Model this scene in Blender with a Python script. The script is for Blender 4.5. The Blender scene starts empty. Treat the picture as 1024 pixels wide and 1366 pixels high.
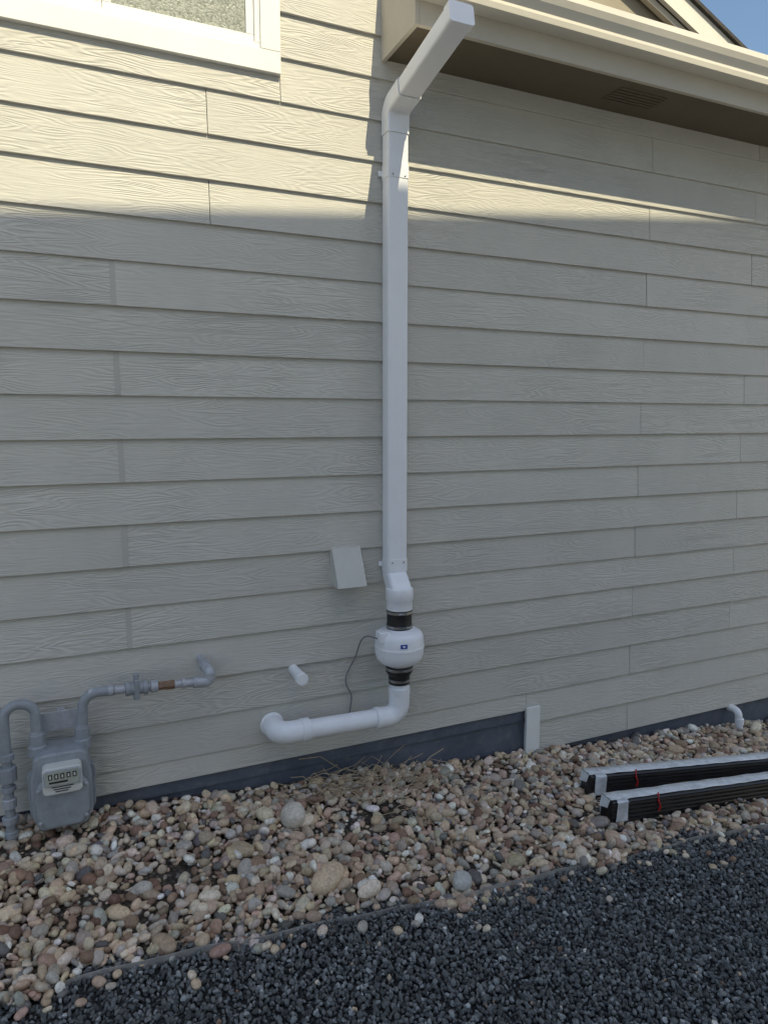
import bpy, math, random
import numpy as np
from mathutils import Vector, Matrix
random.seed(7); rng=np.random.default_rng(11)
scene=bpy.context.scene
COL=scene.collection

# ------------------------------------------------------------------ helpers
def nd(nt,t,**kw):
    n=nt.nodes.new(t)
    for k,v in kw.items(): setattr(n,k,v)
    return n
def new_mat(name):
    m=bpy.data.materials.new(name); m.use_nodes=True
    nt=m.node_tree
    b=nt.nodes['Principled BSDF']
    return m,nt,b
def simple_mat(name,col,rough=0.5,var=0.12,scale=6.0,bump=0.0,bscale=80.0,metal=0.0,dirt=None,dirt_amt=0.0,spec=0.5):
    m,nt,b=new_mat(name); L=nt.links
    tc=nd(nt,'ShaderNodeTexCoord')
    n1=nd(nt,'ShaderNodeTexNoise'); n1.inputs['Scale'].default_value=scale; n1.inputs['Detail'].default_value=6; n1.inputs['Roughness'].default_value=0.65
    L.new(tc.outputs['Object'],n1.inputs['Vector'])
    mr=nd(nt,'ShaderNodeMapRange'); mr.inputs['From Min'].default_value=0.3; mr.inputs['From Max'].default_value=0.7
    mr.inputs['To Min'].default_value=1-var; mr.inputs['To Max'].default_value=1+var
    L.new(n1.outputs['Fac'],mr.inputs['Value'])
    vm=nd(nt,'ShaderNodeVectorMath',operation='SCALE'); vm.inputs[0].default_value=col
    L.new(mr.outputs[0],vm.inputs['Scale'])
    out=vm.outputs[0]
    if dirt is not None:
        n2=nd(nt,'ShaderNodeTexNoise'); n2.inputs['Scale'].default_value=scale*2.7; n2.inputs['Detail'].default_value=8; n2.inputs['Roughness'].default_value=0.75
        L.new(tc.outputs['Object'],n2.inputs['Vector'])
        m2=nd(nt,'ShaderNodeMapRange'); m2.inputs['From Min'].default_value=0.5; m2.inputs['From Max'].default_value=0.75
        m2.inputs['To Min'].default_value=0; m2.inputs['To Max'].default_value=dirt_amt
        L.new(n2.outputs['Fac'],m2.inputs['Value'])
        mx=nd(nt,'ShaderNodeMix',data_type='RGBA'); L.new(m2.outputs[0],mx.inputs['Factor'])
        L.new(out,mx.inputs['A']); mx.inputs['B'].default_value=(*dirt,1)
        out=mx.outputs['Result']
    L.new(out,b.inputs['Base Color'])
    b.inputs['Roughness'].default_value=rough; b.inputs['Metallic'].default_value=metal
    b.inputs['Specular IOR Level'].default_value=spec
    if bump>0:
        n3=nd(nt,'ShaderNodeTexNoise'); n3.inputs['Scale'].default_value=bscale; n3.inputs['Detail'].default_value=4
        L.new(tc.outputs['Object'],n3.inputs['Vector'])
        bp=nd(nt,'ShaderNodeBump'); bp.inputs['Strength'].default_value=bump; bp.inputs['Distance'].default_value=0.003
        L.new(n3.outputs['Fac'],bp.inputs['Height']); L.new(bp.outputs[0],b.inputs['Normal'])
    return m

def link(o,parent=None):
    COL.objects.link(o)
    if parent is not None: o.parent=parent
    return o
def empty(name):
    e=bpy.data.objects.new(name,None); e.empty_display_size=0.1; return link(e)
def mesh_obj(name,verts,faces,mat=None,parent=None,smooth=False,auto=None):
    me=bpy.data.meshes.new(name); me.from_pydata([tuple(v) for v in verts],[],[tuple(f) for f in faces]); me.update()
    import bmesh
    bm=bmesh.new(); bm.from_mesh(me); bmesh.ops.recalc_face_normals(bm,faces=bm.faces); bm.to_mesh(me); bm.free()
    o=bpy.data.objects.new(name,me)
    if mat: me.materials.append(mat)
    if smooth:
        me.polygons.foreach_set('use_smooth',[True]*len(me.polygons))
        if auto: me.set_sharp_from_angle(angle=math.radians(auto))
    return link(o,parent)
BOXF=[(0,1,2,3),(4,7,6,5),(0,4,5,1),(1,5,6,2),(2,6,7,3),(3,7,4,0)]
def box(name,x0,x1,y0,y1,z0,z1,mat,parent=None,bev=0.0,seg=2):
    v=[(x0,y0,z0),(x1,y0,z0),(x1,y1,z0),(x0,y1,z0),(x0,y0,z1),(x1,y0,z1),(x1,y1,z1),(x0,y1,z1)]
    o=mesh_obj(name,v,BOXF,mat,parent)
    if bev>0:
        md=o.modifiers.new('b','BEVEL'); md.width=bev; md.segments=seg; md.limit_method='ANGLE'
        o.data.polygons.foreach_set('use_smooth',[True]*6); o.modifiers.new('w','WEIGHTED_NORMAL')
    return o
def fillet(pts,r,seg=8):
    pts=[Vector(p) for p in pts]; out=[pts[0]]
    for i in range(1,len(pts)-1):
        a,b,c=pts[i-1],pts[i],pts[i+1]
        d1=(a-b).normalized(); d2=(c-b).normalized()
        ang=d1.angle(d2)
        t=min(r/math.tan(ang/2),(a-b).length*0.49,(c-b).length*0.49)
        rr=t*math.tan(ang/2)
        p1=b+d1*t; p2=b+d2*t
        cen=b+(d1+d2).normalized()*(rr/math.sin(ang/2))
        v1=p1-cen; v2=p2-cen; tot=v1.angle(v2); ax=v1.cross(v2).normalized()
        for k in range(seg+1):
            out.append(cen+Matrix.Rotation(tot*k/seg,3,ax)@v1)
    out.append(pts[-1]); return out
def sweep(name,path,prof,mat,parent=None,fixed=None,caps=True,auto=40,scales=None):
    path=[Vector(p) for p in path]; n=len(path); M=len(prof); V=[];F=[]
    T=[]
    for i in range(n):
        if i==0: t=path[1]-path[0]
        elif i==n-1: t=path[-1]-path[-2]
        else: t=(path[i+1]-path[i]).normalized()+(path[i]-path[i-1]).normalized()
        T.append(t.normalized())
    if fixed is None:
        ref=Vector((0,0,1)) if abs(T[0].z)<0.9 else Vector((1,0,0))
        nn=(ref-T[0]*ref.dot(T[0])).normalized()
    for i in range(n):
        if fixed is not None: nv=Vector(fixed)
        else:
            if i>0:
                q=T[i-1].rotation_difference(T[i]); nn=(q@nn); nn=(nn-T[i]*nn.dot(T[i])).normalized()
            nv=nn
        bv=T[i].cross(nv).normalized()
        s=scales[i] if scales else 1.0
        for (a,b) in prof: V.append(path[i]+nv*a*s+bv*b*s)
    for i in range(n-1):
        for j in range(M):
            k=(j+1)%M; F.append((i*M+j,i*M+k,(i+1)*M+k,(i+1)*M+j))
    if caps: F.append(tuple(range(M))[::-1]); F.append(tuple(range((n-1)*M,n*M)))
    return mesh_obj(name,V,F,mat,parent,smooth=True,auto=auto)
def circ(r,n=28): return [(r*math.cos(2*math.pi*i/n),r*math.sin(2*math.pi*i/n)) for i in range(n)]
def rrect(w,h,r,n=4):
    out=[]
    for cx,cy,a0 in ((w/2-r,h/2-r,0),(-w/2+r,h/2-r,90),(-w/2+r,-h/2+r,180),(w/2-r,-h/2+r,270)):
        for k in range(n+1):
            a=math.radians(a0+90*k/n); out.append((cx+r*math.cos(a),cy+r*math.sin(a)))
    return out
def tube(name,pts,r,mat,parent=None,fr=0,seg=8,n=28,caps=True):
    p=fillet(pts,fr,seg) if fr>0 else pts
    return sweep(name,p,circ(r,n),mat,parent,caps=caps)
def revolve(name,prof,loc,mat,parent=None,axis='Z',n=48,auto=35):
    V=[];F=[];M=len(prof)
    for i in range(n):
        a=2*math.pi*i/n
        for r,h in prof:
            if axis=='Z': V.append((loc[0]+r*math.cos(a),loc[1]+r*math.sin(a),loc[2]+h))
            elif axis=='X': V.append((loc[0]+h,loc[1]+r*math.cos(a),loc[2]+r*math.sin(a)))
            else: V.append((loc[0]+r*math.cos(a),loc[1]+h,loc[2]+r*math.sin(a)))
    for i in range(n):
        j=(i+1)%n
        for k in range(M-1): F.append((i*M+k,j*M+k,j*M+k+1,i*M+k+1))
    F.append(tuple(i*M for i in range(n))); F.append(tuple(i*M+M-1 for i in range(n)))
    return mesh_obj(name,V,F,mat,parent,smooth=True,auto=auto)

# ------------------------------------------------------------------ materials
def siding_material(name,col):
    m,nt,b=new_mat(name); L=nt.links
    tc=nd(nt,'ShaderNodeTexCoord'); geo=nd(nt,'ShaderNodeNewGeometry')
    wn=nd(nt,'ShaderNodeTexWhiteNoise',noise_dimensions='1D'); L.new(geo.outputs['Random Per Island'],wn.inputs['W'])
    off=nd(nt,'ShaderNodeVectorMath',operation='SCALE'); L.new(wn.outputs['Color'],off.inputs[0]); off.inputs['Scale'].default_value=37
    add=nd(nt,'ShaderNodeVectorMath',operation='ADD'); L.new(tc.outputs['Object'],add.inputs[0]); L.new(off.outputs[0],add.inputs[1])
    mp=nd(nt,'ShaderNodeVectorMath',operation='MULTIPLY'); L.new(add.outputs[0],mp.inputs[0]); mp.inputs[1].default_value=(1.1,0.0,8.0)
    n1=nd(nt,'ShaderNodeTexNoise'); n1.inputs['Scale'].default_value=1.6; n1.inputs['Detail'].default_value=2.0; n1.inputs['Roughness'].default_value=0.45
    L.new(mp.outputs[0],n1.inputs['Vector'])
    mu=nd(nt,'ShaderNodeMath',operation='MULTIPLY'); L.new(n1.outputs['Fac'],mu.inputs[0]); mu.inputs[1].default_value=120.0
    sn=nd(nt,'ShaderNodeMath',operation='SINE'); L.new(mu.outputs[0],sn.inputs[0])
    mp2=nd(nt,'ShaderNodeVectorMath',operation='MULTIPLY'); L.new(add.outputs[0],mp2.inputs[0]); mp2.inputs[1].default_value=(7,0.0,160)
    n2=nd(nt,'ShaderNodeTexNoise'); n2.inputs['Scale'].default_value=1.0; n2.inputs['Detail'].default_value=3; L.new(mp2.outputs[0],n2.inputs['Vector'])
    n3=nd(nt,'ShaderNodeTexNoise'); n3.inputs['Scale'].default_value=2.2; n3.inputs['Detail'].default_value=3; L.new(add.outputs[0],n3.inputs['Vector'])
    mr3=nd(nt,'ShaderNodeMapRange'); mr3.inputs['From Min'].default_value=.35; mr3.inputs['From Max'].default_value=.65; mr3.inputs['To Min'].default_value=.15; L.new(n3.outputs['Fac'],mr3.inputs['Value'])
    mm=nd(nt,'ShaderNodeMath',operation='MULTIPLY'); L.new(sn.outputs[0],mm.inputs[0]); L.new(mr3.outputs[0],mm.inputs[1])
    ad=nd(nt,'ShaderNodeMath',operation='MULTIPLY_ADD'); L.new(n2.outputs['Fac'],ad.inputs[0]); ad.inputs[1].default_value=1.6; L.new(mm.outputs[0],ad.inputs[2])
    bp=nd(nt,'ShaderNodeBump'); bp.inputs['Strength'].default_value=0.75; bp.inputs['Distance'].default_value=0.0011
    L.new(ad.outputs[0],bp.inputs['Height']); L.new(bp.outputs[0],b.inputs['Normal'])
    m1=nd(nt,'ShaderNodeMapRange'); m1.inputs['To Min'].default_value=.965; m1.inputs['To Max'].default_value=1.035; L.new(geo.outputs['Random Per Island'],m1.inputs['Value'])
    n4=nd(nt,'ShaderNodeTexNoise'); n4.inputs['Scale'].default_value=3.0; n4.inputs['Detail'].default_value=7; n4.inputs['Roughness'].default_value=.7; L.new(tc.outputs['Object'],n4.inputs['Vector'])
    m4=nd(nt,'ShaderNodeMapRange'); m4.inputs['From Min'].default_value=.3; m4.inputs['From Max'].default_value=.7; m4.inputs['To Min'].default_value=.94; m4.inputs['To Max'].default_value=1.05; L.new(n4.outputs['Fac'],m4.inputs['Value'])
    m5=nd(nt,'ShaderNodeMapRange'); m5.inputs['From Min'].default_value=-1; m5.inputs['From Max'].default_value=2.4; m5.inputs['To Min'].default_value=.94; m5.inputs['To Max'].default_value=1.05; L.new(ad.outputs[0],m5.inputs['Value'])
    p1=nd(nt,'ShaderNodeMath',operation='MULTIPLY'); L.new(m1.outputs[0],p1.inputs[0]); L.new(m4.outputs[0],p1.inputs[1])
    p2=nd(nt,'ShaderNodeMath',operation='MULTIPLY'); L.new(p1.outputs[0],p2.inputs[0]); L.new(m5.outputs[0],p2.inputs[1])
    vm=nd(nt,'ShaderNodeVectorMath',operation='SCALE'); vm.inputs[0].default_value=col; L.new(p2.outputs[0],vm.inputs['Scale'])
    L.new(vm.outputs[0],b.inputs['Base Color']); b.inputs['Roughness'].default_value=.62; b.inputs['Specular IOR Level'].default_value=.35
    return m
SID=(0.565,0.552,0.505)
M_siding=siding_material('painted_fibre_cement',SID)
M_caulk=simple_mat('joint_caulk',tuple(c*0.84 for c in SID),.7,.06)
M_sheath=simple_mat('sheathing',(.06,.055,.05),.9)
M_found=simple_mat('foundation_paint',(.105,.12,.155),.8,.25,5,.5,60,dirt=(.27,.26,.24),dirt_amt=.4)
M_trim=simple_mat('cream_paint',(.58,.53,.44),.5,.05,4,.15,120)
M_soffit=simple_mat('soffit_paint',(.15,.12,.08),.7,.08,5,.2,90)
M_gutter=simple_mat('gutter_enamel',(.80,.76,.67),.32,.05,3)
M_winfr=simple_mat('white_vinyl',(.84,.84,.82),.4,.04,5)
M_white=simple_mat('white_aluminium',(.89,.90,.94),.33,.03,5,.05,30)
M_pvc=simple_mat('white_pvc',(.89,.90,.93),.35,.05,7,dirt=(.5,.46,.42),dirt_amt=.12)
M_fan=simple_mat('white_fan_plastic',(.90,.91,.95),.3,.02,6)
M_rubber=simple_mat('black_rubber',(.014,.014,.015),.45,.2,20)
M_steel=simple_mat('stainless_band',(.45,.45,.46),.3,.1,40,metal=1)
M_gray=simple_mat('gray_paint',(.31,.335,.365),.42,.14,10,.25,60,dirt=(.16,.14,.12),dirt_amt=.5)
M_galv=simple_mat('galvanised_steel',(.46,.48,.52),.45,.15,25,.2,70,metal=.2,dirt=(.2,.17,.14),dirt_amt=.5)
M_brass=simple_mat('tarnished_brass',(.24,.15,.10),.5,.3,40,.2,60,metal=.3)
M_dial=simple_mat('dial_face',(.66,.66,.62),.3,.08,20)
M_black=simple_mat('black_mark',(.02,.02,.02),.5)
M_hood=simple_mat('hood_plastic',(.58,.575,.54),.55,.05,8)
M_blue=simple_mat('blue_sticker',(.03,.07,.40),.4)
M_red=simple_mat('red_tag',(.5,.015,.012),.5)
M_cable=simple_mat('gray_cable',(.20,.20,.21),.5)
M_vinyl=simple_mat('black_vinyl',(.010,.010,.013),.28,.2,12)
M_film=simple_mat('plastic_film',(.76,.79,.81),.22,.22,18,.6,25)
M_silver=simple_mat('silver_tape',(.64,.66,.69),.3,.22,22,.8,30,metal=.1)
M_edging=simple_mat('edging_fabric',(.34,.32,.30),.9,.3,20)
M_twig=simple_mat('dry_twig',(.42,.33,.22),.85,.3,30)
M_shingle=simple_mat('asphalt_shingle',(.06,.055,.05),.9,.3,30,.8,90)

def glass_material():
    m,nt,b=new_mat('obscure_glass'); L=nt.links
    tc=nd(nt,'ShaderNodeTexCoord')
    n=nd(nt,'ShaderNodeTexNoise'); n.inputs['Scale'].default_value=130; n.inputs['Detail'].default_value=3; L.new(tc.outputs['Object'],n.inputs['Vector'])
    cr=nd(nt,'ShaderNodeValToRGB'); cr.color_ramp.elements[0].position=.35; cr.color_ramp.elements[0].color=(.20,.22,.19,1); cr.color_ramp.elements[1].position=.62; cr.color_ramp.elements[1].color=(.40,.42,.38,1)
    L.new(n.outputs['Fac'],cr.inputs[0]); L.new(cr.outputs[0],b.inputs['Base Color'])
    bp=nd(nt,'ShaderNodeBump'); bp.inputs['Strength'].default_value=.7; bp.inputs['Distance'].default_value=.002; L.new(n.outputs['Fac'],bp.inputs['Height']); L.new(bp.outputs[0],b.inputs['Normal'])
    b.inputs['Roughness'].default_value=.25
    return m
M_glass=glass_material()

def stone_material(name,rough,spk=.25,scale=60):
    m,nt,b=new_mat(name); L=nt.links
    at=nd(nt,'ShaderNodeAttribute',attribute_name='scol')
    tc=nd(nt,'ShaderNodeTexCoord')
    n=nd(nt,'ShaderNodeTexNoise'); n.inputs['Scale'].default_value=scale; n.inputs['Detail'].default_value=6; n.inputs['Roughness'].default_value=.7; L.new(tc.outputs['Object'],n.inputs['Vector'])
    mr=nd(nt,'ShaderNodeMapRange'); mr.inputs['From Min'].default_value=.3; mr.inputs['From Max'].default_value=.7; mr.inputs['To Min'].default_value=1-spk; mr.inputs['To Max'].default_value=1+spk
    L.new(n.outputs['Fac'],mr.inputs['Value'])
    vm=nd(nt,'ShaderNodeVectorMath',operation='SCALE'); L.new(at.outputs['Color'],vm.inputs[0]); L.new(mr.outputs[0],vm.inputs['Scale'])
    L.new(vm.outputs[0],b.inputs['Base Color']); b.inputs['Roughness'].default_value=rough; b.inputs['Specular IOR Level'].default_value=.4
    bp=nd(nt,'ShaderNodeBump'); bp.inputs['Strength'].default_value=.45; bp.inputs['Distance'].default_value=.002; L.new(n.outputs['Fac'],bp.inputs['Height']); L.new(bp.outputs[0],b.inputs['Normal'])
    return m
M_rock=stone_material('river_rock_stone',.6,.32,75)
M_grav=stone_material('crushed_slate',.62,.3,150)

def cell_ground(name,c1,c2,scale):
    m,nt,b=new_mat(name); L=nt.links
    tc=nd(nt,'ShaderNodeTexCoord')
    v=nd(nt,'ShaderNodeTexVoronoi'); v.inputs['Scale'].default_value=scale; L.new(tc.outputs['Object'],v.inputs['Vector'])
    sp=nd(nt,'ShaderNodeSeparateColor'); L.new(v.outputs['Color'],sp.inputs[0])
    mx=nd(nt,'ShaderNodeMix',data_type='RGBA'); L.new(sp.outputs[0],mx.inputs['Factor']); mx.inputs['A'].default_value=(*c1,1); mx.inputs['B'].default_value=(*c2,1)
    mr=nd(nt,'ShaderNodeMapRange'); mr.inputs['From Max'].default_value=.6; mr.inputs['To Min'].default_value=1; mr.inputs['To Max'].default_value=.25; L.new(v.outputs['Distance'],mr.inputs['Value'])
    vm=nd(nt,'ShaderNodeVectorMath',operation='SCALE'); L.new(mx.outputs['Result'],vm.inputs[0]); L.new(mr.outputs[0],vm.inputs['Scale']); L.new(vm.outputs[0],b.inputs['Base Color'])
    bp=nd(nt,'ShaderNodeBump'); bp.invert=True; bp.inputs['Strength'].default_value=1; bp.inputs['Distance'].default_value=.01; L.new(v.outputs['Distance'],bp.inputs['Height']); L.new(bp.outputs[0],b.inputs['Normal'])
    b.inputs['Roughness'].default_value=.85
    return m
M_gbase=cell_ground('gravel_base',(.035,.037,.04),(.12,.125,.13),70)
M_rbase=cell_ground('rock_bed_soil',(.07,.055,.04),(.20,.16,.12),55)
M_ground=simple_mat('dry_ground',(.40,.38,.33),.95,.2,1.5,.8,20)

# ------------------------------------------------------------------ ground
def gz(x,y):
    return -1.66-0.085*np.clip(x,-5,9)+0.04*np.clip(y,-6,0)
def sheet(name,xs,ys,dz,mat,noise=0.0,edge=None):
    V=[];F=[]
    for j,y in enumerate(ys):
        for i,x in enumerate(xs):
            V.append((x,y,float(gz(x,y))+dz+noise*(math.sin(x*5.1+y*3)+math.sin(y*9-x*2.3))))
    nx=len(xs)
    for j in range(len(ys)-1):
        for i in range(nx-1): F.append((j*nx+i,j*nx+i+1,(j+1)*nx+i+1,(j+1)*nx+i))
    return mesh_obj(name,V,F,mat,None,smooth=True)
sheet('ground',[-400,-60,-20,-5,0,4,9,20,60,400],[-400,-60,-20,-6,-3,0,20,60,400],-0.012,M_ground)
EDGE=-0.95
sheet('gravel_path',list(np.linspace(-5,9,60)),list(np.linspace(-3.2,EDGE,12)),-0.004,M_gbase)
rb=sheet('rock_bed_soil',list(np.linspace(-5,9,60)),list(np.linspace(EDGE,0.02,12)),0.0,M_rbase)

def ico(sub):
    import bmesh
    bm=bmesh.new(); bmesh.ops.create_icosphere(bm,subdivisions=sub,radius=1)
    v=np.array([q.co[:] for q in bm.verts]); f=np.array([[q.index for q in p.verts] for p in bm.faces]); bm.free(); return v,f
def rotmats(n,tilt):
    a=rng.uniform(0,2*np.pi,n); t=rng.normal(0,tilt,n); u=rng.normal(0,tilt,n)
    ca,sa,ct,st,cu,su=np.cos(a),np.sin(a),np.cos(t),np.sin(t),np.cos(u),np.sin(u)
    Z=np.zeros(n);O=np.ones(n)
    Rz=np.stack([ca,-sa,Z,sa,ca,Z,Z,Z,O],1).reshape(n,3,3)
    Rx=np.stack([O,Z,Z,Z,ct,-st,Z,st,ct],1).reshape(n,3,3)
    Ry=np.stack([cu,Z,su,Z,O,Z,-su,Z,cu],1).reshape(n,3,3)
    return Rx@Ry@Rz
def stones(name,pos,siz,cols,sub,mat,lump,tilt,smooth=True,angular=False,parent=None):
    n=len(pos); v0,f0=ico(sub); nv=len(v0)
    vs=np.repeat(v0[None],n,0)
    if angular:
        vs=vs*(1+rng.uniform(-lump,lump,(n,nv,1)))+rng.uniform(-lump*.5,lump*.5,(n,nv,3))
    else:
        for q in range(3):
            d=rng.normal(size=(n,1,3)); d/=np.linalg.norm(d,axis=2,keepdims=True)
            k=(vs*d).sum(2,keepdims=True)
            vs=vs*(1+lump*np.sin(k*rng.uniform(1.2,2.6,(n,1,1))+rng.uniform(0,6,(n,1,1))))
        vs=np.sign(vs)*np.abs(vs)**.82
    vs=vs*siz[:,None,:]
    vs=np.einsum('nij,nvj->nvi',rotmats(n,tilt),vs)+pos[:,None,:]
    V=vs.reshape(-1,3); F=(f0[None]+ (np.arange(n)*nv)[:,None,None]).reshape(-1,3)
    me=bpy.data.meshes.new(name)
    me.vertices.add(len(V)); me.vertices.foreach_set('co',V.astype(np.float32).ravel())
    me.loops.add(F.size); me.loops.foreach_set('vertex_index',F.astype(np.int32).ravel())
    me.polygons.add(len(F)); me.polygons.foreach_set('loop_start',np.arange(0,F.size,3,dtype=np.int32))
    me.polygons.foreach_set('use_smooth',np.full(len(F),smooth))
    me.update(calc_edges=True)
    ca=me.color_attributes.new('scol','FLOAT_COLOR','POINT')
    C=np.ones((n,nv,4),np.float32); C[:,:,:3]=cols[:,None,:]
    ca.data.foreach_set('color',C.ravel())
    me.materials.append(mat)
    o=bpy.data.objects.new(name,me); link(o,parent); return o
PAL=np.array([[.62,.47,.32],[.54,.38,.28],[.72,.60,.46],[.46,.42,.36],[.29,.19,.13],[.84,.79,.70],[.20,.185,.175],[.64,.50,.35],[.53,.45,.37],[.38,.26,.18],[.68,.55,.43],[.24,.14,.10]])
PW=np.array([.16,.10,.14,.10,.08,.07,.05,.12,.09,.06,.06,.03]); PW=PW/PW.sum()
def edge_y(x): return EDGE+.035*np.sin(x*3.1)+.03*np.sin(x*7.7+1)+.02*np.sin(x*17.3+2)
def rock_layer(spacing,x0,x1,rmin,rmax,lift,keep,ylo=-1.05):
    xs=np.arange(x0,x1,spacing); ys=np.arange(ylo,0.0,spacing)
    X,Y=np.meshgrid(xs,ys); X=X.ravel()+rng.uniform(-.5,.5,X.size)*spacing; Y=Y.ravel()+rng.uniform(-.5,.5,Y.size)*spacing
    m=(rng.uniform(size=X.size)<keep)&(Y>edge_y(X)-rng.exponential(.022,X.size))&(Y<-.012)
    for cx,cy,r in ((.28,-.52,.11),(1.25,-.36,.14),(2.0,-.2,.07)):
        m&=~(((X-cx)**2+((Y-cy)*1.3)**2<(r*rng.uniform(.5,1.1,X.size))**2)&(rng.uniform(size=X.size)<.8))
    X,Y=X[m],Y[m]; n=len(X)
    r=rmin+(rmax-rmin)*rng.beta(1.5,2.9,n)
    S=np.stack([r*rng.uniform(1.0,1.5,n),r*rng.uniform(.75,1.05,n),r*rng.uniform(.45,.8,n)],1)
    Z=gz(X,Y)+S[:,2]*.45+lift*rng.uniform(.4,1.2,n)+.008*(np.sin(X*6+Y*4)+np.sin(Y*11-X*3))
    C=PAL[rng.choice(len(PAL),n,p=PW)]*rng.uniform(.65,1.2,(n,1))*(1+rng.normal(0,.03,(n,3)))
    return np.stack([X,Y,Z],1),S,C
bed=empty('river_rock_bed')
p,s,c=rock_layer(.027,-2.4,6.2,.009,.020,.0,.95); stones('pebbles_lower',p,s,c,2,M_rock,.07,.5,parent=bed)
p,s,c=rock_layer(.0325,-2.4,6.2,.010,.031,.016,.74); stones('pebbles_upper',p,s,c,2,M_rock,.10,.45,parent=bed)
p,s,c=rock_layer(.12,-2.4,6.2,.022,.040,.022,.34); stones('cobbles',p,s,c,3,M_rock,.08,.25,parent=bed)
n=90; X=rng.uniform(-1.5,4.5,n); Y=EDGE-.04-rng.exponential(.10,n); r=rng.uniform(.007,.018,n)
stones('stray_pebbles',np.stack([X,Y,gz(X,Y)+.014],1),np.stack([r*1.2,r,r*.65],1),PAL[rng.choice(len(PAL),n,p=PW)],2,M_rock,.08,.3,parent=bed)
def boulder(x,y,sx,sy,sz,col):
    o=stones('boulder',np.array([[x,y,float(gz(x,y))+sz*.75+.016]]),np.array([[sx,sy,sz]]),np.array([col]),4,M_rock,.09,.15)
    return o
boulder(.808,-.35,.066,.050,.048,(.66,.60,.51))
boulder(.818,-.775,.078,.052,.038,(.66,.50,.34))
boulder(1.32,-.93,.045,.035,.028,(.52,.51,.48))

def gravel(spacing,x0,x1,y0,y1,keep,lift,rm,rM):
    xs=np.arange(x0,x1,spacing); ys=np.arange(y0,y1,spacing)
    X,Y=np.meshgrid(xs,ys); X=X.ravel()+rng.uniform(-.5,.5,X.size)*spacing; Y=Y.ravel()+rng.uniform(-.5,.5,Y.size)*spacing
    m=(rng.uniform(size=X.size)<keep)&(Y<edge_y(X)+.02+rng.exponential(.01,X.size)); X,Y=X[m],Y[m]; n=len(X)
    r=rng.uniform(rm,rM,n)
    S=np.stack([r*rng.uniform(.9,1.35,n),r*rng.uniform(.75,1.05,n),r*rng.uniform(.5,.85,n)],1)
    Z=gz(X,Y)+r*.4+lift*rng.uniform(.3,1.2,n)+.003*np.sin(X*4+Y*7)
    v=np.exp(rng.normal(-1.93,.45,n)); C=np.stack([v*.97,v*1.0,v*1.0],1)
    t=rng.uniform(size=n)<.007; C[t]=PAL[rng.choice(len(PAL),t.sum())]
    return np.stack([X,Y,Z],1),S,C
gp=empty('crushed_gravel')
p,s,c=gravel(.0145,-1.8,5.2,-2.2,-.86,.9,0,.0055,.0095); stones('gravel_lower',p,s,c,1,M_grav,.22,.9,False,True,gp)
p,s,c=gravel(.018,-1.8,5.2,-2.2,-.86,.7,.008,.006,.0115); stones('gravel_upper',p,s,c,1,M_grav,.22,.9,False,True,gp)
pts=[]
for i in range(200):
    x=-2+8*i/199; pts.append((x,EDGE-.018+.25*(edge_y(x)-EDGE),float(gz(x,EDGE))+.018+.006*math.sin(x*5)))
sweep('landscape_edging',pts,[(-.03,-.0012),(.004,-.0012),(.004,.0012),(-.03,.0012)],M_edging)
tw=empty('dry_twigs')
for i in range(95):
    x=random.gauss(1.28,.18); y=-abs(random.gauss(.16,.10))-.02; z=float(gz(x,y))+.045
    a=random.uniform(-.5,.7)+(math.pi if random.random()<.5 else 0); l=random.uniform(.06,.2)*(1.7 if i%7==0 else 1)
    P=[(x+l*t*math.cos(a)+random.uniform(-.008,.008),min(-.025,y+l*t*math.sin(a)*.6+random.uniform(-.008,.008)),z+l*t*random.uniform(0,.5)) for t in (0,.33,.66,1)]
    sweep('twig_%d'%i,P,circ(random.uniform(.0012,.0023),5),M_twig,tw)

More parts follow.
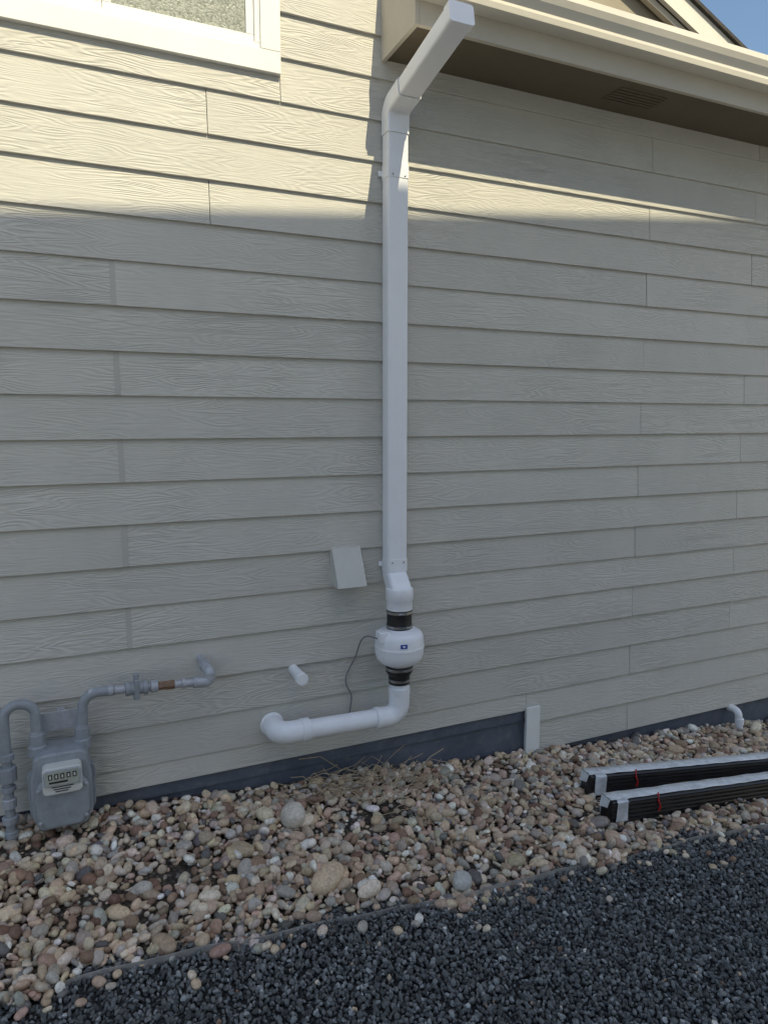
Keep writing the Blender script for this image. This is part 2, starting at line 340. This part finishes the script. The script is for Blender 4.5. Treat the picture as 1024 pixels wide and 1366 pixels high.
# ------------------------------------------------------------------ house
house=empty('house')
LP=.178; ZB=-.074
def planks():
    V=[];F=[];CV=[];CF=[]
    def add(x0,x1,z0,z1):
        jy=random.uniform(-.0012,.0012); jz=random.uniform(-.0008,.0008); h=z1-z0
        e=.0015
        yt=-.018+.014*(h/.205)
        pr=[(.004,z0+jz),(-.0165+jy,z0+jz),(-.018+jy,z0+.002+jz),(yt+jy,z1+jz),(.004,z1+jz)]
        b=len(V); x0+=e; x1-=e
        for x in (x0,x1):
            for y,z in pr: V.append((x,y,z))
        for i in range(5):
            j=(i+1)%5; F.append((b+i,b+j,b+5+j,b+5+i))
        F.append((b,b+1,b+2,b+3,b+4)); F.append((b+9,b+8,b+7,b+6,b+5))
    def caulk(x,z0,w=.022):
        b=len(CV)
        for xx in (x-w*.75,x+w*.25):
            for y,z in ((.0,z0+.004),(-.0192,z0+.004),(-.0192+.014*.172/.205,z0+.176),(.0,z0+.176)): CV.append((xx,y,z))
        for i in range(4):
            j=(i+1)%4; CF.append((b+i,b+j,b+4+j,b+4+i))
        CF.append((b,b+1,b+2,b+3)); CF.append((b+7,b+6,b+5,b+4))
    for k in range(-10,22):
        z0=ZB+LP*k; z1=z0+.205
        js=[-4.32,-.66,3.0,6.66] if k%2==0 else [-3.44,.211,3.82,7.48]
        if k in (5,7): js=[-3.06,.599,3.82,7.48]
        if k==8: js=[-2.75,.911,3.0,6.66]
        if k==-7: js=[-3.44,3.82,7.48]
        lo,hi=-5.0,9.0
        if k>=10: hi=1.40; js=[-2.5+(.6 if k%2 else 0)]
        zb=z0
        if k==-10: lo=2.262; z0=-1.85
        if k==-9:
            xs=[-5.0,-3.44,-.9,2.26]
            for a,b_ in zip(xs[:-1],xs[1:]): add(a,b_,-1.598,z1)
            lo=2.262
        xs=[lo]+[j for j in js if lo<j<hi]+[hi]
        for a,b_ in zip(xs[:-1],xs[1:]):
            segs=[(a,b_)]
            if z0+.16>1.47 and z0<2.62 and z0>1.4:
                ns=[]
                for s0,s1 in segs:
                    if s0<-.50: ns.append((s0,min(s1,-.50)))
                    if s1>.89: ns.append((max(s0,.89),s1))
                segs=ns
            for s0,s1 in segs: add(s0,s1,z0,z1)
        if k in (3,1,-1,-3,-5): caulk(.211,zb)
    mesh_obj('siding_planks',V,F,M_siding,house)
    mesh_obj('joint_covers',CV,CF,M_caulk,house)
planks()
box('wall_sheathing',-5,9,.004,.20,-1.58,1.60,M_sheath,house)
box('upper_wall_sheathing',-5,1.395,.004,5.0,1.60,3.85,M_sheath,house)
box('foundation',-5,9,.008,.25,-3.2,-1.58,M_found,house)
box('foundation_lip',-5,2.245,-.004,.008,-1.66,-1.60,M_found,house)
box('upper_side_wall',1.395,1.41,.01,5.0,1.6,3.85,M_siding,house)
mesh_obj('upper_roof',[(-5.3,-.45,3.80),(1.8,-.45,3.80),(1.8,5.4,5.9),(-5.3,5.4,5.9),(-5.3,-.45,3.95),(1.8,-.45,3.95),(1.8,5.4,6.05),(-5.3,5.4,6.05)],BOXF,M_shingle,house)
box('trim_board',2.252,2.342,-.036,-.0185,-1.872,-1.578,M_winfr,house,.002)

WX0,WX1,WZ0,WZ1=-.52,.910,1.452,2.64
tw_=.085
box('window_trim_bottom',WX0,WX1,-.034,.0,WZ0,WZ0+tw_,M_winfr,house,.002)
box('window_trim_top',WX0,WX1,-.034,.0,WZ1-tw_,WZ1,M_winfr,house,.002)
box('window_trim_right',WX1-tw_,WX1,-.0345,.0,WZ0+tw_+.001,WZ1-tw_-.001,M_winfr,house,.002)
box('window_trim_left',WX0,WX0+tw_,-.0345,.0,WZ0+tw_+.001,WZ1-tw_-.001,M_winfr,house,.002)
a0,a1,c0,c1=WX0+tw_+.001,WX1-tw_-.001,WZ0+tw_+.001,WZ1-tw_-.001
def frame(nm,x0,x1,z0,z1,w,y0,y1):
    box(nm+'_bottom',x0,x1,y0,y1,z0,z0+w,M_winfr,house,.002)
    box(nm+'_top',x0,x1,y0,y1,z1-w,z1,M_winfr,house,.002)
    box(nm+'_l',x0,x0+w,y0,y1,z0+w+.0005,z1-w-.0005,M_winfr,house,.002)
    box(nm+'_r',x1-w,x1,y0,y1,z0+w+.0005,z1-w-.0005,M_winfr,house,.002)
frame('window_frame',a0,a1,c0,c1,.022,-.026,.02)
mid=.215
frame('sash_right',mid-.0,a1-.0225,c0+.0225,c1-.0225,.032,-.014,.01)
frame('sash_left',a0+.0225,mid-.001,c0+.0225,c1-.0225,.032,-.006,.012)
box('window_glass',mid+.03,a1-.05,-.004,.002,c0+.05,c1-.05,M_glass,house)
box('window_screen',a0+.05,mid-.03,-.002,.003,c0+.05,c1-.05,simple_mat('insect_screen',(.33,.31,.26),.6,.05),house)

EX=1.40
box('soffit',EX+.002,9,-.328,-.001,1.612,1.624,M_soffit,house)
box('fascia',EX,9,-.352,-.330,1.600,1.81,M_trim,house,.002)
for i,x in enumerate((2.55,5.0)):
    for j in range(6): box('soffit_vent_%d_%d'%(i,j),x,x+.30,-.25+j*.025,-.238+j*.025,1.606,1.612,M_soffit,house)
mesh_obj('eave_end_board',[(EX-.02,-.352,1.60),(EX-.02,-.004,1.60),(EX-.02,-.004,2.02),(EX-.02,-.352,1.88),(EX-.001,-.352,1.60),(EX-.001,-.004,1.60),(EX-.001,-.004,2.02),(EX-.001,-.352,1.88)],BOXF,M_trim,house)
mesh_obj('lower_roof',[(EX,-.40,1.815),(9.3,-.40,1.815),(9.3,5.0,3.5),(EX+.02,5.0,3.5),(EX,-.40,1.84),(9.3,-.40,1.84),(9.3,5.0,3.53),(EX+.02,5.0,3.53)],BOXF,M_shingle,house)
gy=-.353
prof=[(gy,1.80),(gy,1.692),(gy-.075,1.692),(gy-.082,1.712),(gy-.082,1.725),(gy-.105,1.752),(gy-.118,1.775),(gy-.118,1.800),(gy-.108,1.800),(gy-.108,1.792),(gy-.112,1.79),(gy-.112,1.777),(gy-.098,1.756),(gy-.076,1.73),(gy-.076,1.714),(gy-.071,1.697),(gy-.004,1.697),(gy-.004,1.80)]
V=[(x,y,z) for x in (1.385,9.2) for y,z in prof]; n=len(prof)
F=[(i,(i+1)%n,n+(i+1)%n,n+i) for i in range(n)]+[tuple(range(n)),tuple(range(n,2*n))]
mesh_obj('gutter',V,F,M_gutter,house)
ec=prof[:8]
V=[(x,y,z) for x in (1.380,1.3848) for y,z in ec]; n=len(ec)
mesh_obj('gutter_end_cap',V,[(i,(i+1)%n,n+(i+1)%n,n+i) for i in range(n)]+[tuple(range(n)),tuple(range(n,2*n))],M_gutter,house)
def prism(name,poly,y0,y1,mat):
    n=len(poly); V=[(x,y,z) for y in (y0,y1) for x,z in poly]
    return mesh_obj(name,V,[(i,(i+1)%n,n+(i+1)%n,n+i) for i in range(n)]+[tuple(range(n)),tuple(range(n,2*n))],mat,house)
def rz(x): return 2.219-.42*(x-3.27)
M_gab=simple_mat('gable_panel_paint',(.36,.32,.25),.7,.06,5,.2,90)
prism('gable_wall',[(1.5,1.83),(3.69,1.83),(3.67,rz(3.67)-.06),(1.5,rz(1.5)-.06)],.05,.15,M_gab)
prism('gable_rake_board',[(1.5,rz(1.5)-.115),(3.69,rz(3.69)-.115),(3.69,rz(3.69)),(1.5,rz(1.5))],-.03,-.005,M_gutter)
prism('gable_rake_inner',[(1.5,rz(1.5)-.155),(3.67,rz(3.67)-.155),(3.67,rz(3.67)-.12),(1.5,rz(1.5)-.12)],.0,.03,M_trim)
prism('gable_roof_edge',[(1.5,rz(1.5)+.002),(3.71,rz(3.71)+.002),(3.71,rz(3.71)+.022),(1.5,rz(1.5)+.022)],-.05,1.0,M_shingle)

# ------------------------------------------------------------------ white downspout used as vent stack
ds=empty('white_downspout')
DX=1.43; DY=-.058
pr=rrect(.1016,.076,.012)
sweep('vertical_run',[(DX,DY,-.71),(DX,DY,1.36)],pr,M_white,ds,fixed=(1,0,0))
for i,dx in enumerate((-.022,.022)):
    sweep('face_rib_%d'%i,[(DX+dx,DY-.0375,-.655),(DX+dx,DY-.0375,1.08)],[(-.005,-.0006),(-.003,.0016),(.003,.0016),(.005,-.0006)],M_white,ds,fixed=(1,0,0),auto=80)
OZ=1.510; OS=(OZ-1.395)/(.63-.058)
top=fillet([(DX,DY,1.28),(DX,DY,1.395),(DX,-.63,OZ)],.055,5)
def hollow(name,path,outer,t,mat,parent):
    path=[Vector(p) for p in path]; N=len(path); M=len(outer); V=[];F=[]
    sx=max(a for a,b in outer); sy=max(b for a,b in outer)
    inner=[(a*(sx-t)/sx,b*(sy-t)/sy) for a,b in outer]
    for i in range(N):
        T=((path[min(i+1,N-1)]-path[i]).normalized()+(path[i]-path[max(i-1,0)]).normalized()).normalized()
        nv=Vector((1,0,0)); bv=T.cross(nv).normalized()
        for q in (outer,inner):
            for a,b in q: V.append(path[i]+nv*a+bv*b)
    S=2*M
    for i in range(N-1):
        for j in range(M):
            k=(j+1)%M
            F.append((i*S+j,i*S+k,(i+1)*S+k,(i+1)*S+j)); F.append((i*S+M+j,(i+1)*S+M+j,(i+1)*S+M+k,i*S+M+k))
    for e in (0,N-1):
        for j in range(M):
            k=(j+1)%M; F.append((e*S+j,e*S+M+j,e*S+M+k,e*S+k))
    return mesh_obj(name,V,F,mat,parent,smooth=True,auto=40)
hollow('upper_elbow',top[:-1]+[Vector((DX,-.20,1.395+(-.058+.20)*OS))],rrect(.110,.084,.014),.002,M_white,ds)
hollow('outlet_run',[(DX,-.12,1.395+.062*OS),(DX,-.63,OZ)],pr,.003,M_white,ds)
sweep('outlet_cap',[(DX,-.604,OZ-.026*OS),(DX,-.640,OZ+.010*OS)],rrect(.108,.082,.013),M_white,ds,fixed=(1,0,0))
for i,z in enumerate((1.12,-.69)):
    hollow('joint_sleeve_%d'%i,[(DX,DY,z-.03),(DX,DY,z+.03)],rrect(.107,.081,.013),.0025,M_white,ds)
    box('strap_%d'%i,DX-.068,DX+.068,-.022,-.018,z-.012,z+.012,M_white,ds,.001)
for i,(x,z) in enumerate(((DX-.03,-.675),(DX+.03,-.675),(DX-.03,1.10),(DX+.03,1.10))):
    revolve('screw_%d'%i,[(.0045,0),(.0045,-.002),(.002,-.0035)],(x,DY-.041,z),M_steel,ds,'Y',10)
sweep('offset_elbow',fillet([(DX,DY,-.70),(DX,DY,-.745),(1.42,-.135,-.80),(1.42,-.135,-.845)],.03,5),rrect(.104,.080,.016),M_white,ds,fixed=(1,0,0))

# ------------------------------------------------------------------ radon fan
fan=empty('radon_fan'); FX,FY=1.42,-.135
revolve('inlet_adapter',[(.055,-.79),(.0645,-.792),(.0665,-.80),(.0665,-.845),(.063,-.85),(.063,-.893),(.058,-.896)],(FX,FY,0),M_pvc,fan)
revolve('upper_rubber_coupling',[(.05,-.893),(.0615,-.893),(.0625,-.90),(.060,-.91),(.060,-.965),(.0625,-.975),(.0615,-.988),(.05,-.988)],(FX,FY,0),M_rubber,fan)
revolve('clamp_upper',[(.062,-.899),(.0638,-.899),(.0638,-.911),(.062,-.911)],(FX,FY,0),M_steel,fan)
revolve('clamp_lower',[(.062,-.968),(.0638,-.968),(.0638,-.980),(.062,-.980)],(FX,FY,0),M_steel,fan)
revolve('fan_housing',[(.052,-.982),(.060,-.984),(.064,-.990),(.096,-.998),(.110,-1.010),(.116,-1.028),(.118,-1.068),(.1205,-1.070),(.1205,-1.080),(.118,-1.082),(.117,-1.112),(.110,-1.136),(.092,-1.154),(.068,-1.166),(.062,-1.172),(.055,-1.18)],(FX,FY,0),M_fan,fan,n=64)
box('junction_box',FX-.125,FX-.070,FY-.055,FY+.005,-1.040,-.985,M_fan,fan,.006,3)
lab=box('label',-.016,.016,-.001,.001,-.010,.010,M_blue,fan,.0005); lab.location=(FX-.030,FY-.1155,-1.045); lab.rotation_euler=(0,0,-.26)
lab2=box('label_mark',-.006,.006,-.0016,.0016,-.004,.004,M_fan,fan); lab2.location=(FX-.030,FY-.1156,-1.045); lab2.rotation_euler=(0,0.3,-.26)
revolve('lower_rubber_coupling',[(.05,-1.165),(.0655,-1.168),(.067,-1.175),(.066,-1.20),(.060,-1.212),(.052,-1.222),(.0515,-1.262),(.045,-1.264)],(FX,FY,0),M_rubber,fan)
revolve('clamp_a',[(.066,-1.178),(.0682,-1.178),(.0682,-1.191),(.066,-1.191)],(FX,FY,0),M_steel,fan)
revolve('clamp_b',[(.051,-1.238),(.0532,-1.238),(.0532,-1.250),(.051,-1.250)],(FX,FY,0),M_steel,fan)
for i,(x,y,z,r) in enumerate(((FX-.02,FY-.064,-.905,.004),(FX+.02,FY-.066,-.974,.004),(FX,FY-.070,-1.184,.004))):
    tube('clamp_screw_%d'%i,[(x-.014,y,z),(x+.014,y,z)],r,M_steel,fan,n=10)
cb=[(FX-.12,FY-.03,-1.02),(FX-.16,-.06,-1.02),(1.235,-.035,-1.13),(1.17,-.03,-1.25),(1.215,-.03,-1.33),(1.205,-.028,-1.40),(1.20,-.02,-1.46)]
tube('power_cable',cb,.0035,M_cable,fan,fr=.08,seg=6,n=10)

# ------------------------------------------------------------------ PVC pipe below the fan
pv=empty('pvc_pipe'); PZ=-1.425; PX=.815; PY=-.135
tube('vertical_pipe',[(FX,FY,-1.25),(FX,FY,-1.36)],.0445,M_pvc,pv)
tube('elbow_lower',[(FX,FY,-1.285),(FX,FY,PZ),(FX-.125,PY,PZ+.002)],.0505,M_pvc,pv,fr=.075,seg=10,n=36)
tube('horizontal_pipe',[(FX-.10,PY,PZ+.002),(PX+.1,PY,PZ+.010)],.0445,M_pvc,pv,n=36)
tube('elbow_wall',[(PX+.135,PY,PZ+.011),(PX,PY,PZ+.012),(PX,-.012,PZ+.014)],.0505,M_pvc,pv,fr=.07,seg=10,n=36)
revolve('hub_a',[(.0505,-.02),(.0535,-.018),(.0535,.018),(.0505,.02)],(PX+.155-.03,PY,PZ+.011),M_pvc,pv,'X',36)
revolve('hub_b',[(.0505,-.014),(.0528,-.012),(.0528,.012),(.0505,.014)],(FX-.115,PY,PZ+.002),M_pvc,pv,'X',36)
revolve('hub_c',[(.0505,-.016),(.0528,-.014),(.0528,.014),(.0505,.016)],(FX,FY,-1.298),M_pvc,pv,'Z',36)
revolve('wall_collar',[(.05,0),(.056,-.004),(.056,-.012),(.05,-.016)],(PX,-.012,PZ+.014),M_pvc,pv,'Y',36)

st=empty('pvc_pipe_stub')
tube('pipe',[(.924,.0,-1.16),(.924,-.135,-1.164)],.0240,M_pvc,st)
revolve('end_cap',[(.0275,.02),(.0285,.015),(.0285,-.018),(.026,-.021),(.001,-.0215)],(.924,-.137,-1.164),M_pvc,st,'Y',32)

# ------------------------------------------------------------------ vent hood
hd=empty('dryer_vent_hood')
hx0,hx1=1.118,1.262; zt,zb=-.598,-.772; dp=-.112
V=[(hx0,-.016,zt),(hx1,-.016,zt),(hx1,-.030,zt-.002),(hx0,-.030,zt-.002),(hx1,dp,zb),(hx0,dp,zb),(hx0,-.016,zb),(hx1,-.016,zb)]
hc=mesh_obj('hood_cover',V,[(0,1,2,3),(3,2,4,5),(0,3,5,6),(1,7,4,2),(0,6,7,1)],M_hood,hd)
hc.modifiers.new('s','SOLIDIFY').thickness=.003
box('hood_flange',hx0-.004,hx1+.004,-.0195,-.012,zb-.004,zt+.006,M_hood,hd,.001)

dr=empty('pvc_drain_pipe')
tube('elbow',[(3.88,.0,-1.86),(3.88,-.075,-1.86),(3.90,-.085,-2.08)],.023,M_pvc,dr,fr=.035,seg=8)
revolve('hub',[(.023,-.02),(.0275,-.018),(.0275,.018),(.023,.02)],(3.888,-.080,-1.93),M_pvc,dr,'Z',24)

# ------------------------------------------------------------------ gas meter
gm=empty('gas_meter'); GY=-.135; PR=.0165
tube('wall_stub',[(.495,.0,-1.045),(.505,-.11,-1.06)],PR,M_galv,gm)
revolve('wall_elbow_hub',[(.02,-.012),(.025,-.010),(.025,.012),(.02,.014)],(.503,-.085,-1.056),M_galv,gm,'Y',24)
tube('wall_elbow',[(.504,-.09,-1.06),(.515,GY,-1.07),(.515,GY,-1.10)],.0225,M_galv,gm,fr=.02)
tube('drop_elbow',[(.515,GY,-1.075),(.515,GY,-1.115),(.445,GY,-1.112)],.0225,M_galv,gm,fr=.025)
tube('service_run',[(.50,GY,-1.113),(.03,GY,-1.088)],PR,M_galv,gm)
def fit(nm,x,w,r,mat,z=None):
    revolve(nm,[(r*.85,-w/2),(r,-w/2+.002),(r,w/2-.002),(r*.85,w/2)],(x,GY,-1.088-(x-.03)*.053),mat,gm,'X',8 if mat is M_brass else 20,20)
fit('coupling_a',.46,.02,.0235,M_galv); fit('union_a',.35,.035,.020,M_brass); fit('union_b',.285,.03,.026,M_galv); fit('union_c',.315,.05,.0185,M_brass)
fit('coupling_b',.405,.016,.022,M_galv)
fit('valve_body',.215,.075,.026,M_gray); fit('valve_hex_a',.18,.02,.030,M_gray); fit('valve_hex_b',.25,.02,.030,M_gray)
revolve('valve_stem',[(.012,0),(.012,.035),(.008,.04)],(.215,GY,-1.075),M_gray,gm,'Z',16)
box('valve_tee',.205,.225,GY-.028,GY-.02,-1.14,-1.055,M_gray,gm,.003)
tube('valve_plug',[(.215,GY,-1.10),(.215,GY,-1.145)],.013,M_gray,gm)
fit('coupling_c',.115,.02,.0225,M_galv)
tube('meter_outlet_bend',[(.13,GY,-1.092),(.01,GY,-1.088),(.0,GY,-1.26)],PR+.0035,M_gray,gm,fr=.075,seg=10)
tube('meter_inlet_loop',[(-.165,GY,-1.27),(-.165,GY,-1.095),(-.275,GY,-1.095),(-.275,GY,-1.30)],PR+.003,M_gray,gm,fr=.052,seg=10)
for i,x in enumerate((-.165,.0)):
    revolve('swivel_nut_%d'%i,[(.02,-.03),(.029,-.028),(.029,.018),(.025,.02),(.022,.032)],(x,GY,-1.245),M_gray,gm,'Z',8,20)
    revolve('boss_%d'%i,[(.026,-.04),(.033,-.035),(.033,.0),(.028,.005)],(x,GY,-1.275),M_gray,gm,'Z',24)
tube('inlet_riser',[(-.275,GY,-1.28),(-.275,GY,-1.75)],PR+.002,M_gray,gm)
for i,(z,h,r) in enumerate(((-1.30,.03,.028),(-1.37,.06,.034),(-1.43,.02,.028),(-1.49,.04,.026),(-1.56,.03,.030),(-1.62,.03,.026))):
    revolve('riser_fitting_%d'%i,[(r*.85,-h/2),(r,-h/2+.003),(r,h/2-.003),(r*.85,h/2)],(-.275,GY,z),M_gray if i!=3 else M_galv,gm,'Z',12,25)
box('mount_bracket',-.15,.0,-.085,-.080,-1.245,-1.165,M_galv,gm,.002)
box('mount_arm',-.09,-.06,-.080,-.012,-1.235,-1.175,M_galv,gm,.002)
def casting(name,poly,y0,y1,bev,mat=None):
    o=prism(name,poly,y0,y1,mat or M_gray); o.parent=gm
    md=o.modifiers.new('b','BEVEL'); md.width=bev; md.segments=4; md.limit_method='ANGLE'; md.angle_limit=math.radians(25)
    o.data.polygons.foreach_set('use_smooth',[True]*len(o.data.polygons)); o.modifiers.new('w','WEIGHTED_NORMAL')
    return o
casting('meter_body',[(-.180,-1.305),(-.155,-1.290),(-.005,-1.290),(.015,-1.305),(.028,-1.40),(.026,-1.55),(.0,-1.605),(-.165,-1.605),(-.193,-1.55),(-.195,-1.40)],-.205,-.055,.02)
casting('meter_flange',[(-.207,-1.39),(-.20,-1.375),(.034,-1.375),(.042,-1.39),(.038,-1.545),(.0,-1.615),(-.165,-1.615),(-.203,-1.545)],-.160,-.135,.004)
casting('meter_front_pan',[(-.180,-1.43),(-.155,-1.385),(-.010,-1.385),(.017,-1.43),(.014,-1.54),(-.015,-1.588),(-.15,-1.588),(-.178,-1.54)],-.235,-.200,.016)
casting('index_housing',[(-.150,-1.335),(-.14,-1.325),(-.02,-1.325),(-.008,-1.335),(-.008,-1.425),(-.02,-1.435),(-.14,-1.435),(-.150,-1.425)],-.258,-.20,.008,M_dial)
casting('index_bezel',[(-.146,-1.339),(-.138,-1.331),(-.022,-1.331),(-.012,-1.339),(-.012,-1.390),(-.02,-1.396),(-.138,-1.396),(-.146,-1.390)],-.264,-.258,.002,M_galv)
box('index_window',-.138,-.020,-.2665,-.2645,-1.391,-1.336,simple_mat('display_panel',(.42,.44,.38),.10),gm)
for i in range(5): 
    x=-.128+i*.0215
    box('digit_%d'%i,x,x+.014,-.2682,-.2667,-1.366,-1.345,M_black,gm)
    box('digit_mark_%d'%i,x+.004,x+.010,-.2688,-.2683,-1.362,-1.349,M_dial,gm)
box('display_line',-.126,-.060,-.2680,-.2667,-1.382,-1.375,M_black,gm)
for i in range(3): box('index_text_%d'%i,-.118+i*.006,-.04-i*.010,-.2598,-.258,-1.404-i*.009,-1.4005-i*.009,M_black,gm)
for i,(x,z) in enumerate(((-.168,-1.42),(.005,-1.42),(-.165,-1.55),(.0,-1.55),(-.083,-1.595))):
    revolve('bolt_%d'%i,[(.007,0),(.007,-.006),(.004,-.008)],(x,-.233 if abs(z+1.595)>.01 else -.205,z),M_galv,gm,'Y',6,20)

# ------------------------------------------------------------------ wrapped bundles on the rocks
def bundle(x,y,ang,L=2.5):
    e=empty('black_wrapped_bundle')
    h=.100; w=.078
    pr=[(0,.0)]
    for i in range(5):
        z=h*(i+.5)/5; pr+= [(-.001,z-h*.075),(.0012,z),(-.001,z+h*.075)]
    pr+=[(.0,h-.006),(.006,h),(w-.004,h),(w,h-.004),(w,0)]
    V=[(xx,a,b) for xx in (.0,L) for a,b in pr]; n=len(pr)
    mesh_obj('ribbed_body',V,[(i,(i+1)%n,n+(i+1)%n,n+i) for i in range(n)]+[tuple(range(n)),tuple(range(n,2*n))],M_vinyl,e)
    V=[];N=60
    for i in range(N):
        xx=.0+(L-.01)*i/(N-1); j=.0025
        for a,b in ((.020,h+.0015),(.034,h+.006),(.055,h+.004),(w+.004,h+.006),(w+.010,h-.02),(w+.008,.01)):
            V.append((xx,a+random.uniform(-j,j),b+random.uniform(0,j)))
    F=[(i*6+k,i*6+k+1,(i+1)*6+k+1,(i+1)*6+k) for i in range(N-1) for k in range(5)]
    mesh_obj('plastic_film',V,F,M_film,e,smooth=True)
    V=[];prs=rrect(w+.008,h+.006,.012,5); m=len(prs)
    for q,(xx,sc) in enumerate(((.022,.995),(.03,1.005),(.05,1.01),(.075,1.0),(.09,.995))):
        for a,b in prs: V.append((xx+random.uniform(-.006,.006),w/2+a*sc+random.uniform(-.002,.002),h/2+.002+b*sc+random.uniform(-.002,.002)))
    F=[(q*m+i,q*m+(i+1)%m,(q+1)*m+(i+1)%m,(q+1)*m+i) for q in range(4) for i in range(m)]
    mesh_obj('taped_end',V,F,M_silver,e,smooth=True,auto=30)
    mesh_obj('end_flap',[(-.003,.02,h+.004),(-.002,w+.004,h+.005),(-.012,w+.002,h*.5),(-.006,.03,h*.62)],[(0,1,2,3)],M_film,e)
    sweep('red_tag',[(.27,-.008,.035),(.275,-.010,.06),(.262,-.006,.085),(.28,.02,h+.010)],[(-.002,-.004),(.002,-.004),(.002,.004),(-.002,.004)],M_red,e)
    e.location=(x,y,float(gz(x,y))+.018)
    sl=math.atan(.085*math.cos(ang))
    e.rotation_euler=(0,sl,ang)
    return e
bundle(2.225,-.745,-.055)
bundle(2.29,-.520,-.095)

# ------------------------------------------------------------------ neighbouring house behind the camera (casts the long shade)
nb=empty('neighbor_house')
M_nb=siding_material('neighbor_siding',(.68,.69,.70))
T,sxr=1.22,.17
ae=math.atan(.085)
ex,ey,ez=-.18+sxr*6.0,-6.0,.745+T*6.0
def nbp(u,v,z): return (ex+u*math.cos(ae)+v*math.sin(ae),ey+u*math.sin(ae)-v*math.cos(ae),z)
def nbbox(nm,u0,u1,v0,v1,z0,z1,mat):
    V=[nbp(u0,v0,z0),nbp(u1,v0,z0),nbp(u1,v1,z0),nbp(u0,v1,z0),nbp(u0,v0,z1),nbp(u1,v0,z1),nbp(u1,v1,z1),nbp(u0,v1,z1)]
    return mesh_obj(nm,V,BOXF,mat,nb)
nbbox('walls',-2.5,5.9,.35,8,-3.5,ez-.1,M_nb)
nbbox('eave_fascia',-2.8,6.2,.0,.03,ez-.18,ez-.001,M_trim)
nbbox('soffit',-2.8,6.2,.03,.35,ez-.12,ez-.10,M_trim)
V=[nbp(-2.8,-.03,ez-.001),nbp(6.2,-.03,ez-.001),nbp(6.2,4.2,ez+1.7),nbp(-2.8,4.2,ez+1.7),nbp(6.2,8.4,ez),nbp(-2.8,8.4,ez)]
mesh_obj('roof',V,[(0,1,2,3),(3,2,4,5),(0,3,5),(1,4,2),(0,5,4,1)],M_shingle,nb)
for i,(u,z) in enumerate(((-1.2,4.2),(3.5,4.2))):
    nbbox('window_trim_%d'%i,u-.1,u+1.3,.31,.349,z-.1,z+1.5,M_winfr); nbbox('window_glass_%d'%i,u,u+1.2,.30,.309,z,z+1.4,M_glass)

# ------------------------------------------------------------------ light
d=Vector((-.17,1.0,-1.22)).normalized()
sl=bpy.data.lights.new('sun','SUN'); sl.energy=5.0; sl.angle=math.radians(.3); sl.color=(1.0,.885,.60)
so=bpy.data.objects.new('sun',sl); COL.objects.link(so); so.rotation_euler=d.to_track_quat('-Z','Y').to_euler()
w=bpy.data.worlds.new('World'); scene.world=w; w.use_nodes=True; nt=w.node_tree
bg=nt.nodes['Background']; sk=nt.nodes.new('ShaderNodeTexSky'); sk.sky_type='NISHITA'; sk.sun_disc=False
sk.sun_elevation=math.asin(-d.z); sk.sun_rotation=math.atan2(-d.x,-d.y); sk.altitude=0; sk.air_density=1.6; sk.dust_density=2.8; sk.ozone_density=5.0
nt.links.new(sk.outputs[0],bg.inputs[0]); bg.inputs[1].default_value=.15

scene.view_settings.view_transform='Standard'; scene.view_settings.look='None'; scene.view_settings.exposure=0

# ------------------------------------------------------------------ camera
cam=bpy.data.cameras.new('camera'); co=bpy.data.objects.new('camera',cam); COL.objects.link(co)
cam.sensor_fit='VERTICAL'; cam.sensor_height=36; cam.sensor_width=27; cam.lens=36*940/1366; cam.clip_start=.05; cam.clip_end=2000
yaw=math.radians(24.2); pit=math.radians(7.335)
F_=Vector((math.sin(yaw)*math.cos(pit),math.cos(yaw)*math.cos(pit),-math.sin(pit)))
co.location=(0,-3.115,0); co.rotation_euler=F_.to_track_quat('-Z','Y').to_euler()
scene.camera=co
